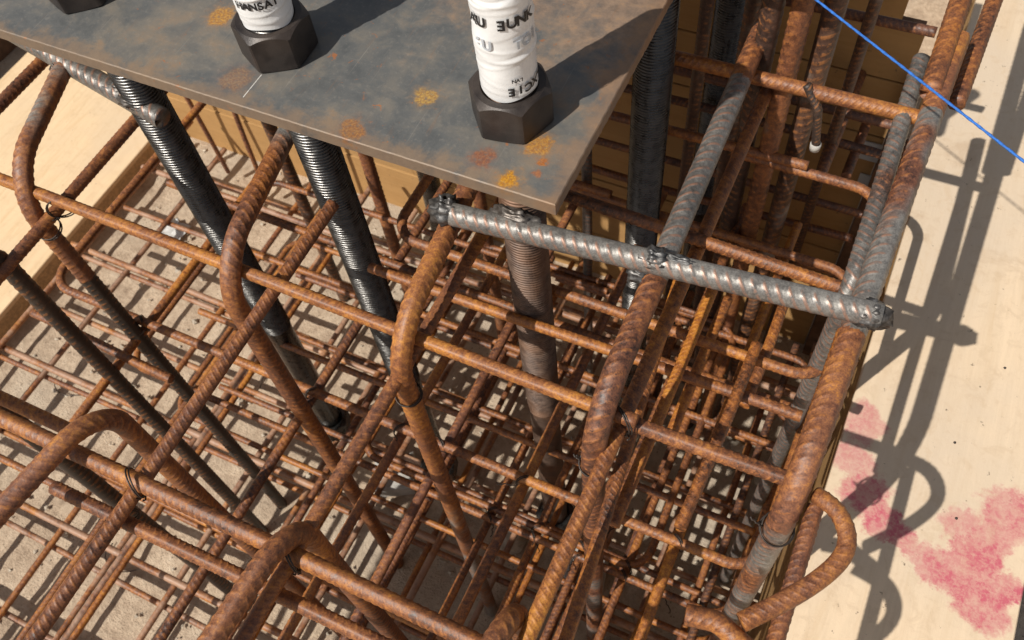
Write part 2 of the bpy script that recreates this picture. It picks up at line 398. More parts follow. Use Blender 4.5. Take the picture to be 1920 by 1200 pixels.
# ------------------------------------------------------------------ setting: ground, boards, form wall
def ground_sheet():
    xs = np.concatenate([[-60, -20, -8, -4], np.linspace(-2.6, 0.9, 100), [3, 8, 20, 60]])
    ys = np.concatenate([[-60, -20, -8, -3], np.linspace(-0.8, 1.8, 80), [4, 10, 25, 60]])
    X, Y = np.meshgrid(xs, ys)
    Z = FLOOR_Z + 0.006 * np.sin(X * 7.1 + 1.3 * np.sin(Y * 5)) * np.cos(Y * 6.3 + 0.7) + RNG.normal(0, 0.0016, X.shape)
    v = np.stack([X.ravel(), Y.ravel(), Z.ravel()], 1)
    nx, ny = len(xs), len(ys)
    i = np.arange(nx - 1)[None, :] + np.arange(ny - 1)[:, None] * nx
    i = i.ravel()
    f = np.stack([i, i + 1, i + nx + 1, i + nx], 1)
    o = mesh_obj('ground', v, f, M_GROUND, origin=(0, 0, FLOOR_Z))
    tag(o, kind='structure')
ground_sheet()

# plywood sheet lying beside the cage on the right
v, f = box_vf(0.128, 0.424, -1.2, 3.6, PANEL_Z - 0.018, PANEL_Z, 0.002)
o = mesh_obj('plywood_sheet', v, f, M_PLY_R, smooth=False)
tag(o, 'pale plywood sheet with pink paint stains lying right of the cage', 'plywood sheet')
side = empty('side_form', (0.15, 0.5, FLOOR_Z)); tag(side, 'shaded plywood side form under the pink stained sheet', 'form wall')
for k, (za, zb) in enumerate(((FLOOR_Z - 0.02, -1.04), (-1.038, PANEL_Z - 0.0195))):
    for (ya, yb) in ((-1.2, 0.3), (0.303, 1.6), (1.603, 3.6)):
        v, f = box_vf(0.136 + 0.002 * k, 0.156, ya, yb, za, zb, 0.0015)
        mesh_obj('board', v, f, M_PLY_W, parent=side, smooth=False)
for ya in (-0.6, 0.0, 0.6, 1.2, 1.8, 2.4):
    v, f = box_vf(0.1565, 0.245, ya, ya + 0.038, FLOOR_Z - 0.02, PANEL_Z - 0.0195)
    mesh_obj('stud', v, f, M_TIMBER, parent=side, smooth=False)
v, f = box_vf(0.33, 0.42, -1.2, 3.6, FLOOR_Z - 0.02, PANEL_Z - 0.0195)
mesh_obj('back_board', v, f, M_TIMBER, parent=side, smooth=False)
# plywood on a timber edge to the left
v, f = box_vf(-2.76, -2.075, -0.6, 2.4, LEFT_Z - 0.02, LEFT_Z - 0.002, 0.002)
o = mesh_obj('plywood_sheet', v, f, M_PLY_L, smooth=False)
tag(o, 'warm yellow plywood sheet under the bent bar at upper left', 'plywood sheet')
v, f = box_vf(-2.12, -2.078, -0.6, 2.4, FLOOR_Z - 0.02, LEFT_Z - 0.021)
o = mesh_obj('timber_edge', v, f, M_PLYEDGE, smooth=False)
tag(o, 'brown timber edge board carrying the left plywood sheet', 'timber')

v, f = box_vf(-4.4, -2.93, -0.6, 2.4, LEFT_Z + 0.03, LEFT_Z + 0.048, 0.002)
o = mesh_obj('plywood_sheet', v, f, M_PLY_L, smooth=False)
tag(o, 'sunlit plywood sheet just visible in the upper left corner', 'plywood sheet')
v, f = box_vf(-4.3, -2.95, -0.6, 2.4, FLOOR_Z - 0.02, LEFT_Z + 0.029)  # dark block put in where the corner gap is only in shadow
o = mesh_obj('gap_shade_block', v, f, M_TIMBER, smooth=False)
tag(o, 'dark block added for the shade in the gap at the upper left corner', 'timber')
# far form wall out of horizontal boards
WALL_Y = 1.39
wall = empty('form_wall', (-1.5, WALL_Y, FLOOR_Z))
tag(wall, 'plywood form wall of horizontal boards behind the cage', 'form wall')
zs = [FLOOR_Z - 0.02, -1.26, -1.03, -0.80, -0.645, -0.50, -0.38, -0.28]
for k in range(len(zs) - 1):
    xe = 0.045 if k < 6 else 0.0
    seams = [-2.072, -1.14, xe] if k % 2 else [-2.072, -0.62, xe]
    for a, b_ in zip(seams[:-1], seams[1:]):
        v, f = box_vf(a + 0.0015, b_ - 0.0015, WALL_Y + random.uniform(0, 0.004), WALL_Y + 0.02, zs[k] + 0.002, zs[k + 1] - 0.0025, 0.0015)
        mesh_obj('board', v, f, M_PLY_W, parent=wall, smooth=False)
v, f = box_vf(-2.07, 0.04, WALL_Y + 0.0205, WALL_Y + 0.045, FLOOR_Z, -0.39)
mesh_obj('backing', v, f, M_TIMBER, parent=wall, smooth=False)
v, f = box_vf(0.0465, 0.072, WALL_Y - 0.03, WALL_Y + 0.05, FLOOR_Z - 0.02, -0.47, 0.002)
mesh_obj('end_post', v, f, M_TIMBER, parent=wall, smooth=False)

# ------------------------------------------------------------------ swept bars
def fillet(pts, rad):
    pts = [np.array(p, float) for p in pts]
    out = [pts[0]]
    for i in range(1, len(pts) - 1):
        a, p, c = pts[i-1], pts[i], pts[i+1]
        r = rad[i-1] if isinstance(rad, (list, tuple)) else rad
        u = (a - p) / np.linalg.norm(a - p); w = (c - p) / np.linalg.norm(c - p)
        ang = math.acos(max(-1, min(1, float(u @ w))))
        if ang > 3.05 or r <= 0: out.append(p); continue
        t = r / math.tan(ang / 2)
        t = min(t, 0.49 * np.linalg.norm(a - p) if i > 1 else 0.98 * np.linalg.norm(a - p), 0.49 * np.linalg.norm(c - p) if i < len(pts) - 2 else 0.98 * np.linalg.norm(c - p))
        r = t * math.tan(ang / 2)
        bis = (u + w) / np.linalg.norm(u + w)
        cen = p + bis * (r / math.sin(ang / 2))
        s = p + u * t - cen; e = p + w * t - cen
        tot = math.pi - ang
        n = max(6, int(tot / 0.09))
        s1 = s / np.linalg.norm(s); ax = np.cross(s1, e); ax /= np.linalg.norm(ax); y1 = np.cross(ax, s1)
        for k in range(n + 1):
            th = tot * k / n
            out.append(cen + r * (s1 * math.cos(th) + y1 * math.sin(th)))
    out.append(pts[-1])
    return np.array(out)

def frames(path, roll):
    seg = np.diff(path, axis=0); L = np.linalg.norm(seg, axis=1)
    keep = np.concatenate([[True], L > 1e-7]); path = path[keep]
    seg = np.diff(path, axis=0); L = np.linalg.norm(seg, axis=1); d = seg / L[:, None]
    T = np.vstack([d[:1], (d[:-1] + d[1:]), d[-1:]]); T /= np.linalg.norm(T, axis=1)[:, None]
    ref = np.array([0, 0, 1.0]) if abs(T[0, 2]) < 0.9 else np.array([0, 1.0, 0])
    n = np.cross(T[0], ref); n /= np.linalg.norm(n)
    N = [n]
    for k in range(1, len(T)):
        n = n - T[k] * (n @ T[k]); n /= np.linalg.norm(n); N.append(n)
    N = np.array(N); B = np.cross(T, N)
    c, s = math.cos(roll), math.sin(roll)
    return path, np.concatenate([[0], np.cumsum(L)]), N * c + B * s, B * c - N * s

def bar_mesh(path, dia, q='hi', roll=0.0, grey=0.0, orange=0.3, ribs=True, phase=0.0):
    """ribbed bar along a path: oblique ribs, two lengthways ridges, flat ends"""
    path, S, N, B = frames(np.asarray(path, float), roll)
    L = S[-1]; r = dia / 2 * 0.95
    sides, m = {'hi': (24, 7), 'mid': (12, 5), 'lo': (8, 4)}[q]
    pitch = dia * {'hi': 0.47, 'mid': 0.52, 'lo': 0.75}[q]
    ds = pitch / m
    nr = max(2, int(L / ds) + 1)
    th = np.arange(sides) * 2 * math.pi / sides
    prof = {7: [0, 0, 0, 0, 0, 0.85, 1.0], 5: [0, 0, 0, 0.75, 1.0], 4: [0, 0, 0.5, 1.0]}[m]
    prof = np.array(prof)[np.arange(nr) % m]
    off = r * 0.62 * np.cos(th) * np.where(np.sin(th) > 0, 1, -1) if False else r * (0.66 if q == 'hi' else 0.50) * np.cos(th)
    s = np.clip((np.arange(nr) * ds)[:, None] + off[None, :], 0, L)
    s[0] = 0; s[-1] = L
    win = np.clip(np.abs(np.sin(th)) * 1.5 - 0.25, 0, 1)
    ridge = np.clip(1 - np.abs(np.abs(np.cos(th)) - 1) / 0.06, 0, 1)
    h = dia * (0.032 if q == 'hi' else 0.028)
    rad = r + (h * prof[:, None] * win[None, :] if ribs else 0) + h * 1.5 * ridge[None, :]
    # slight unevenness of a hot-rolled, scaling bar
    rad = rad * (1 + RNG.normal(0, 0.004 if q == 'hi' else 0.007, rad.shape))
    def ip(A): return np.stack([np.interp(s, S, A[:, k]) for k in range(3)], -1)
    P = ip(path); n = ip(N); b = ip(B)
    v = P + rad[..., None] * (n * np.cos(th)[None, :, None] + b * np.sin(th)[None, :, None])
    i = (np.arange(nr - 1) * sides)[:, None]; j = np.arange(sides)[None, :]; jn = (j + 1) % sides
    f = np.stack([i + j, i + jn, i + sides + jn, i + sides + j], -1).reshape(-1, 4)
    verts = v.reshape(-1, 3)
    ribv = (prof[:, None] * win[None, :] + 0 * s).ravel()
    # end caps: quads to a centre vertex pair
    c0, c1 = len(verts), len(verts) + 1
    verts = np.vstack([verts, path[:1], path[-1:]])
    h2 = np.arange(0, sides, 2)
    cap0 = np.stack([np.full(len(h2), c0), (h2 + 2) % sides, h2 + 1, h2], -1)
    e = (nr - 1) * sides
    cap1 = np.stack([np.full(len(h2), c1), e + h2, e + h2 + 1, e + (h2 + 2) % sides], -1)
    f = np.vstack([f, cap0, cap1])
    ribv = np.concatenate([ribv, [0, 0]])
    sn = np.concatenate([(s / L).ravel(), [0, 1]])
    gv = grey(sn) if callable(grey) else np.full(len(verts), grey)
    ov = orange(sn) if callable(orange) else np.full(len(verts), orange)
    return verts, f, dict(rib=ribv, grey=gv, orange=ov)

def bar(name, pts, dia, label=None, cat='rebar', group=None, parent=None, rad=0.08, q='hi', roll=None, grey=0.0, orange=0.3, wob=0.0, mat=None):
    path = fillet(pts, rad) if len(pts) > 2 else np.array(pts, float)
    if wob > 0:      # no bar is dead straight
        if len(path) == 2:
            t = np.linspace(0, 1, 14)[:, None]; path = path[0] * (1 - t) + path[1] * t
        k = np.linspace(0, 1, len(path))
        a, b_, p1, p2 = RNG.normal(0, wob), RNG.normal(0, wob), RNG.uniform(0, 6), RNG.uniform(0, 6)
        path = path.copy()
        hor = abs(path[-1, 2] - path[0, 2]) < 0.2
        path[:, 2 if hor else 1] += a * np.sin(k * 4.5 + p1)
        path[:, 0 if abs(path[-1, 1] - path[0, 1]) > 0.1 else 1] += b_ * np.sin(k * 3.8 + p2) * (1 if hor else 0.5)
    v, f, at_ = bar_mesh(path, dia, q, RNG.uniform(0, 6.28) if roll is None else roll, grey, orange)
    o = mesh_obj(name, v, f, mat or M_REBAR, origin=path[0], parent=parent, attrs=at_)
    if parent is None: tag(o, label, cat, group)
    return o

HOOKG = 'large hooked column bars'
ZH = -0.18
# --- hooked bars of the column: leg runs away from the camera, then turns down
def hook(x0, y0, xfar, yfar, label, dia=0.0285, z=ZH, bottom=FLOOR_Z, rad=0.085, grey=0.0, orange=0.25, xb=None, q='hi', roll=None):
    xb = x0 if xb is None else xb
    return bar('hooked_rebar', [(xfar, yfar, z), (x0, y0, z), (xb, y0, bottom)], dia, label, 'rebar', HOOKG, rad=rad, grey=grey, orange=orange, q=q, roll=roll)
hook(-1.060, 0.418, -1.150, 0.660, 'dark brown hooked bar bending down beside the left plywood sheet', grey=lambda s: np.where(s < 0.12, 0.35, 0.0), orange=lambda s: np.where(s < 0.30, 0.0, -1.0), xb=-1.045, roll=0.6)
hook(-0.690, 0.405, -0.745, 0.700, 'rusty hooked bar bending down between the left and middle anchor bolts', grey=lambda s: np.clip(0.75 - s * 4.5, 0, 1), orange=0.35, xb=-0.690, roll=2.2)
hook(-0.425, 0.395, -0.460, 0.760, 'orange hooked bar welded to the grey brace below the plate corner', grey=lambda s: np.clip(s * 1.5 - 0.42, 0, 0.55), orange=0.38, roll=1.3)
hook(-0.166, 0.400, -0.186, 1.330, 'hooked bar with pale grey ribbed leg crossing the grey brace', dia=0.031, grey=lambda s: np.where(s < 0.17, 0.15, np.where(s < 0.335, 0.85, np.clip((s - 0.52) * 3, 0, 0.5))), orange=0.2, roll=0.3)
p_ = at(1797, 72, -0.185)
hook(0.060, 0.405, float(p_[0]), float(p_[1]), 'thick hooked bar along the right side beside the pale plywood', dia=0.0315, z=-0.185, grey=lambda s: np.where(s < 0.08, 0.15, np.where(s < 0.27, 0.62, np.where(s < 0.40, 0.05, 0.6))), orange=0.2, rad=0.085, roll=0.9)
# bars lapped beside the thick one
bar('rebar', [(0.122, 1.45, -0.215), tuple(at(1792, 195, -0.222))], 0.024, 'rusty bar lying close along the outer side of the thick right bar', grey=0.0, orange=0.35, wob=0.002)
bar('rebar', [(0.066, 1.45, -0.165), (0.066, 1.03, -0.178)], 0.030, 'short flaky bar end lapping the thick right bar at the top', orange=0.45, roll=1.0)
hook(0.049, 0.690, 0.042, 1.12, 'grey ribbed bar bending down just inside the thick right bar', dia=0.025, z=-0.205, rad=0.05, grey=0.75, orange=0.2)

# --- hooked bars nearer the camera: legs run towards the viewer
NG = 'hooked bars in front of the column'
def nhook(x0, y0, xn, yn, label, z=-0.2, dia=0.0268, xb=None, orange=0.25, grey=0.0):
    return bar('hooked_rebar', [(xn, yn, z - 0.012), (x0, y0, z), (x0 if xb is None else xb, y0 + 0.004, FLOOR_Z)], dia, label, 'rebar', NG, rad=0.062, orange=orange, grey=grey, roll=RNG.uniform(0, 6))
nhook(-0.728, 0.200, -0.800, -0.28, 'brown hooked bar arching at the lower left edge', orange=0.12)
nhook(-0.430, 0.172, -0.462, -0.28, 'brown hooked bar arching at the bottom left of centre', orange=0.2)
nhook(-0.170, 0.190, -0.200, -0.28, 'rusty hook top poking up at the bottom centre', orange=0.4, z=-0.215)
for qx, qy, yy, lab in ((120, 610, 0.335, 'dark smooth upright bar entering at the left edge beside the looped tie'), (80, 830, 0.165, 'dark upright bar behind the arch at the lower left edge')):
    p = aty(qx, qy, yy)
    bar('upright_rebar', [(p[0] - 0.02, yy - 0.4, -0.19), (p[0], yy, -0.19), (p[0], yy, FLOOR_Z)], 0.0285, lab, group=NG, orange=-0.95, grey=0.0, rad=0.07, q='mid')

# --- top tie bars across the column
bar('tie_bar', [(-1.30, 0.440, -0.222), (-0.128, 0.440, -0.222)], 0.0182, 'long top tie bar passing behind the hooked bars', group='top tie bars', orange=0.45, wob=0.002, grey=0.0)
bar('tie_bar', [(-0.145, 0.4445, -0.245), (0.072, 0.448, -0.242)], 0.0195, 'short top tie bar with a cut tip running to the thick right bar', group='top tie bars', orange=0.35)
bar('tie_bar', [(-1.30, 0.985, -0.21), (0.075, 1.003, -0.2)], 0.020, 'far top tie bar running to the thick right bar under the blue string', group='top tie bars', orange=0.45, wob=0.002)
bar('tie_bar', [(-0.60, 0.735, -0.235), (0.066, 0.712, -0.228), (0.070, 0.775, -0.224)], 0.018, 'inner tie bar with its end curling up beside the thick right bar', group='top tie bars', rad=0.035, orange=0.55)
bar('tie_bar', [(0.0655, 1.02, -0.268), (0.0585, 0.43, -0.272)], 0.0185, 'orange bar running close inside the thick right bar', group='top tie bars', orange=0.7, wob=0.0015)
# --- long crossing bars under the ties, one beside each hooked bar
XG = 'long crossing bars under the top ties'
XC = [(-1.031, 'at the far left'), (-0.650, 'left of the middle bolt'), (-0.427, 'between the middle bolt and the plate corner'), (-0.147, 'in line with the pale grey hook'), (0.088, 'just outside the thick right bar')]
for i, (x, w) in enumerate(XC):
    zc = -0.2455
    y1 = (1.16, 0.600, 1.16, 1.05, 0.43)[i]
    y0 = -0.35
    bar('crossing_bar', [(x, y1, zc), (x + RNG.normal(0, 0.004), y0, zc - 0.006)], 0.0195, 'rusty long bar running towards the viewer ' + w, group=XG, orange=0.35 if i != 3 else 0.5, wob=0.0018)
bar('crossing_bar', [(-1.272, 1.2, -0.25), (-1.272, 0.40, -0.25)], 0.0215, 'rusty bar crossing the top left corner above the plywood', group=XG, orange=0.25)
for a_, b_, zz, lab in (((1336, 545), (1150, 985), -0.36, 'bright orange bar running steeply down right of the pale grey hook'), ((1420, 645), (1275, 990), -0.36, 'bright orange bar running steeply down left of the thick right bar'),
                        ((1365, 560), (1250, 830), -0.45, 'thin brown bar between the two bright orange ones'), ((1276, 525), (1052, 1220), -0.33, 'long orange bar slanting from the grey brace to the bottom edge'), ((1475, 560), (1395, 760), -0.47, 'short rusty bar rising behind the grey brace near the right end')):
    bar('crossing_bar', [tuple(at(*a_, zz)), tuple(at(*b_, zz))], 0.0165, lab, group='thin bars crossing on the right side', orange=0.85, wob=0.0015)
# --- bars across, near the viewer
bar('tie_bar', [(-1.25, 0.139, -0.2375), (-0.02, 0.139, -0.236)], 0.0210, 'thick rusty bar across the lower left under the arching hooks', group='tie bars near the viewer', orange=0.5, wob=0.0015)
bar('tie_bar', [(-0.765, 0.100, -0.2740), (-0.02, 0.100, -0.278)], 0.0185, 'thinner rusty bar close in front of the thick lower left bar', group='tie bars near the viewer', orange=0.35, wob=0.002)
bar('tie_bar', [(-1.20, 0.169, -0.282), (-0.790, 0.169, -0.282)], 0.0185, 'short rusty bar ending at the left edge behind the arching hook', group='tie bars near the viewer', orange=0.4)
# curled hook end at the right
zl = -0.2225
def smooth(P, n=3):
    P = np.array(P, float)
    for _ in range(n):
        Q = [P[0]]
        for a, b_ in zip(P[:-1], P[1:]): Q += [a * 0.75 + b_ * 0.25, a * 0.25 + b_ * 0.75]
        P = np.array(Q + [P[-1]])
    return P
bar('hooked_tie', smooth([at(x, y, zl - dz) for x, y, dz in ((1390, 1167, 0.004), (1450, 1138, 0.002), (1512, 1104, 0), (1560, 1068, 0), (1586, 1036, 0), (1590, 1000, 0), (1574, 962, 0.002), (1550, 940, 0.006), (1530, 928, 0.012))]), 0.0205, 'curled rusty tie end looping beside the thick right bar', group='ties with curled ends', rad=0, orange=0.55)
sh = at(1690, 1150, PANEL_Z) - at(1772, 930, PANEL_Z)  # second loop lies out of view, added for its shadow on the sheet
bar('hooked_tie', smooth([at(x, y, zl - dz) + sh for x, y, dz in ((1300, 1210, 0.004), (1450, 1138, 0.002), (1512, 1104, 0), (1560, 1068, 0), (1586, 1036, 0), (1590, 1000, 0), (1574, 962, 0.002), (1550, 940, 0.006), (1500, 910, 0.012))]), 0.0205, 'unseen curled tie end added below the lower right loop for its shadow', group='ties with curled ends', rad=0, orange=0.5)
bar('hooked_tie', [tuple(at(1285, 1152, zl - 0.012)), tuple(at(1345, 1165, zl - 0.012)), tuple(at(1420, 1235, zl - 0.012))], 0.022, 'flaky tie end under the curled loop at the lower right', group='ties with curled ends', rad=0.03, orange=0.6)

# --- grey braces welded to the bolts
BG = 'grey braces welded to the bolts'
def brace(p0, p1, dia, label, roll, welds, grey=0.9):
    t = empty('brace_bar', p0)
    tag(t, label, 'rebar', BG)
    v, f, at_ = bar_mesh(np.array([p0, p1], float), dia, 'hi', roll, grey, 0.2)
    mesh_obj('bar', v, f, M_REBAR, origin=p0, parent=t, attrs=at_)
    for (c, rx, ry, rz) in welds: weld(c, rx, ry, rz, t)
    return t
def weld(c, rx, ry, rz, parent):
    nu, nv = 22, 16
    vs = []
    for i in range(nu + 1):
        ph = math.pi * i / nu
        for j in range(nv):
            t = 2 * math.pi * j / nv
            d = np.array([math.sin(ph) * math.cos(t), math.sin(ph) * math.sin(t), math.cos(ph)])
            k = 1 + 0.13 * math.sin(9 * d[0] + 3 * d[1] + c[0] * 90) + 0.12 * math.sin(13 * d[1] + 7 * d[2]) + 0.10 * math.sin(17 * d[2] - 8 * d[0]) + random.uniform(-0.05, 0.05)
            vs.append(np.array(c) + d * np.array([rx, ry, rz]) * k)
    fs = [(i * nv + j, i * nv + (j + 1) % nv, (i + 1) * nv + (j + 1) % nv, (i + 1) * nv + j) for i in range(nu) for j in range(nv)]
    return mesh_obj('weld_bead', vs, np.array(fs), M_WELD, parent=parent)
BX = [-0.99, -0.677, -0.362]; BY = 0.638
g0 = at(848, 402, -0.150); g1 = at(1652, 593, -0.150)
brace(g0, g1, 0.0305, 'pale grey ribbed brace from the front bolt to the thick right bar', 1.1,
      [((g0[0] - 0.012, g0[1] + 0.006, -0.158), 0.021, 0.018, 0.026), (tuple(at(965, 408, -0.142)), 0.032, 0.013, 0.013), (tuple(at(1225, 487, -0.147)), 0.021, 0.015, 0.015),
       (tuple(at(1275, 490, -0.140)), 0.026, 0.007, 0.007), (tuple(at(1200, 512, -0.178)), 0.017, 0.014, 0.014), (tuple(at(1632, 590, -0.152)), 0.022, 0.017, 0.016)])
b0 = at(-40, 22, -0.155); b1 = at(305, 222, -0.200)
brace(b0, b1, 0.031, 'dark grey ribbed brace welded to the left bolt under the plate edge', 0.4,
      [(tuple(at(222, 168, -0.185)), 0.026, 0.013, 0.013), (tuple(at(245, 188, -0.185)), 0.020, 0.013, 0.012), (tuple(at(108, 133, -0.180)), 0.010, 0.010, 0.012)], grey=0.95)

# ------------------------------------------------------------------ template plate
def plate():
    """L-shaped plate with slightly nibbled flame-cut edges"""
    out = []
    corners = [(-1.75, 0.538), (-0.266, 0.538), (-0.266, 0.965), (-0.10, 0.965), (-0.10, 1.36), (-1.75, 1.36)]  # arm past the inner corner is unseen, added to shade the form wall
    for k in range(len(corners)):
        a = np.array(corners[k]); b_ = np.array(corners[(k + 1) % len(corners)])
        n = max(2, int(np.linalg.norm(b_ - a) / 0.006))
        for i in range(n):
            p = a + (b_ - a) * i / n
            j = 0.0002 if k != 1 else 0.0004
            nrm = np.array([(b_ - a)[1], -(b_ - a)[0]]); nrm /= np.linalg.norm(nrm)
            w = 0 if i == 0 else random.uniform(-j, j)
            out.append(p + nrm * w)
    n = len(out); th = 0.0185; bv = 0.0012
    c = np.array([-1.0, 0.95])
    vs = []
    for z, ins in ((0, bv), (-bv, 0), (-th + bv, 0), (-th, bv)):
        for k, p in enumerate(out):
            a, b_ = out[k - 1], out[(k + 1) % n]
            t = (b_ - a) / np.linalg.norm(b_ - a); inw = np.array([-t[1], t[0]])
            q = p + inw * ins
            vs.append((q[0], q[1], z))
    fs = [tuple(range(n)), tuple(range(4 * n - 1, 3 * n - 1, -1))]
    for r_ in range(3):
        for k in range(n):
            fs.append((r_ * n + (k + 1) % n, r_ * n + k, (r_ + 1) * n + k, (r_ + 1) * n + (k + 1) % n))
    o = mesh_obj('template_plate', vs, fs, M_PLATE, origin=(-0.266, 0.538, -th), smooth=False)
    tag(o, 'rust spotted blue grey steel plate with big nuts on top', 'steel plate')
plate()

# ------------------------------------------------------------------ anchor bolts
def rod_mesh(x, y, z0, z1, dia, pitch=0.0058, sides=36):
    m = 5
    ds = pitch / m; nr = int((z1 - z0) / ds)
    prof = np.array([0, 0.25, 0.9, 1.0, 0.55])[np.arange(nr) % m]
    th = np.arange(sides) * 2 * math.pi / sides
    Z = z0 + (np.arange(nr) * ds)[:, None] + (pitch * np.arange(sides) / sides)[None, :]
    rad = dia / 2 - 0.0036 * (1 - prof)[:, None] + RNG.normal(0, 0.00012, (nr, sides))
    v = np.stack([x + rad * np.cos(th), y + rad * np.sin(th), Z], -1).reshape(-1, 3)
    i = np.arange(nr - 1)[:, None]; j = np.arange(sides - 1)[None, :]
    f1 = np.stack([i * sides + j, i * sides + j + 1, (i + 1) * sides + j + 1, (i + 1) * sides + j], -1).reshape(-1, 4)
    i = np.arange(nr - 1 - m)
    f2 = np.stack([i * sides + sides - 1, (i + m) * sides, (i + m + 1) * sides, (i + 1) * sides + sides - 1], -1)
    return v, np.vstack([f1, f2])
def lathe(prof, x, y, sides=32, jitter=0.0):
    n = len(prof)
    th = np.arange(sides) * 2 * math.pi / sides
    rr = np.array([p[0] for p in prof])[:, None] * (1 + RNG.normal(0, jitter, (n, sides)))
    zz = np.array([p[1] for p in prof])[:, None] + 0 * rr
    v = np.stack([x + rr * np.cos(th), y + rr * np.sin(th), zz], -1).reshape(-1, 3)
    i = (np.arange(n - 1) * sides)[:, None]; j = np.arange(sides)[None, :]; jn = (j + 1) % sides
    f = np.stack([i + j, i + jn, i + sides + jn, i + sides + j], -1).reshape(-1, 4)
    return v, f
def nut_mesh(x, y, z0, h, ap, hole, rot, sides=96):
    th = np.arange(sides) * 2 * math.pi / sides
    a = ((th - rot + math.pi / 6) % (math.pi / 3)) - math.pi / 6      # angle from the nearest corner
    Rh = ap / np.cos(math.pi / 6 - np.abs(a))
    ra = ap * 0.965
    drop = np.clip(Rh - ra, 0, None) * 0.95
    ringz = [(np.full(sides, hole), np.full(sides, z0)), (np.full(sides, ra), np.full(sides, z0)), (Rh, z0 + drop * 0.25), (Rh, z0 + h - drop),
             (np.full(sides, ra * 0.995), np.full(sides, z0 + h)), (np.full(sides, hole + 0.003), np.full(sides, z0 + h)), (np.full(sides, hole), np.full(sides, z0 + h - 0.003))]
    v = np.concatenate([np.stack([x + r_ * np.cos(th), y + r_ * np.sin(th), z + 0 * th], -1) for r_, z in ringz])
    n = len(ringz)
    i = (np.arange(n - 1) * sides)[:, None]; j = np.arange(sides)[None, :]; jn = (j + 1) % sides
    f = np.stack([i + j, i + jn, i + sides + jn, i + sides + j], -1).reshape(-1, 4)
    return v, f
def sharp_by_angle(o, ang):
    me = o.data
    me.polygons.foreach_set('use_smooth', np.full(len(me.polygons), True))
    me.set_sharp_from_angle(angle=math.radians(ang))

def glyph(ch, x, y, r, ang, z, size, mat, flip, parent, slant=0.0):
    """one printed character wrapped round the tape at angle ang"""
    cu = bpy.data.curves.new('print', 'FONT'); cu.body = ch; cu.size = size; cu.align_x = 'CENTER'; cu.align_y = 'CENTER'; cu.offset = size * 0.035
    tmp = bpy.data.objects.new('print', cu); col.objects.link(tmp)
    dg = bpy.context.evaluated_depsgraph_get(); me = bpy.data.meshes.new_from_object(tmp.evaluated_get(dg))
    bpy.data.objects.remove(tmp); bpy.data.curves.remove(cu)
    n = len(me.vertices); co = np.empty(n * 3); me.vertices.foreach_get('co', co); co = co.reshape(-1, 3)
    if flip: co[:, :2] *= -1
    a = ang + co[:, 0] / r
    zz = z + co[:, 1] + slant * (co[:, 0] + r * (ang + math.pi / 2))
    v = np.stack([x + r * np.cos(a), y + r * np.sin(a), zz], -1)
    faces = [tuple(p.vertices) for p in me.polygons]
    bpy.data.meshes.remove(me)
    return mesh_obj('printed_letter', v, faces, mat, parent=parent, smooth=False)

def tape_mesh(x, y, z0, z1, r, seed):
    rg = np.random.default_rng(seed)
    sides = 64; nr = int((z1 - z0) / 0.0014)
    th = np.arange(sides) * 2 * math.pi / sides
    Z = np.linspace(z0, z1, nr)[:, None]
    T = th[None, :]
    bump = np.zeros((nr, sides))
    for _ in range(44):     # helical folds
        zc = rg.uniform(z0 - 0.01, z1); w = rg.uniform(0.0011, 0.0032); sl = rg.normal(0, 0.004); a0 = rg.uniform(0, 6.28)
        d = Z - (zc + sl * np.cos(T - a0) * 2)
        bump += rg.uniform(-0.0006, 0.0010) * np.exp(-(d / w) ** 2) * np.clip(0.6 + np.cos(T - rg.uniform(0, 6.28)), 0, 1.4)
    for k in range(10):      # overlapping edges
        zc = z0 + (z1 - z0) * k / 10 + rg.normal(0, 0.002)
        d = Z - (zc + 0.008 * np.cos(T - rg.uniform(0, 6.28)))
        bump += 0.0006 / (1 + np.exp(-d / 0.0006)) * np.exp(-np.clip(d, 0, None) / 0.012)
    lump = 0.0003 * np.sin(2 * T + 60 * Z) + 0.00025 * np.sin(3 * T - 95 * Z + 1)
    rad = r + bump + lump
    zj = Z + 0 * T
    edge = np.exp(-(Z - z0) / 0.004)
    zj = zj + edge * 0.002 * np.sin(3 * T + seed) - 0.0
    v = np.stack([x + rad * np.cos(th), y + rad * np.sin(th), zj], -1).reshape(-1, 3)
    i = (np.arange(nr - 1) * sides)[:, None]; j = np.arange(sides)[None, :]; jn = (j + 1) % sides
    f = np.stack([i + j, i + jn, i + sides + jn, i + sides + j], -1).reshape(-1, 4)
    return v, f

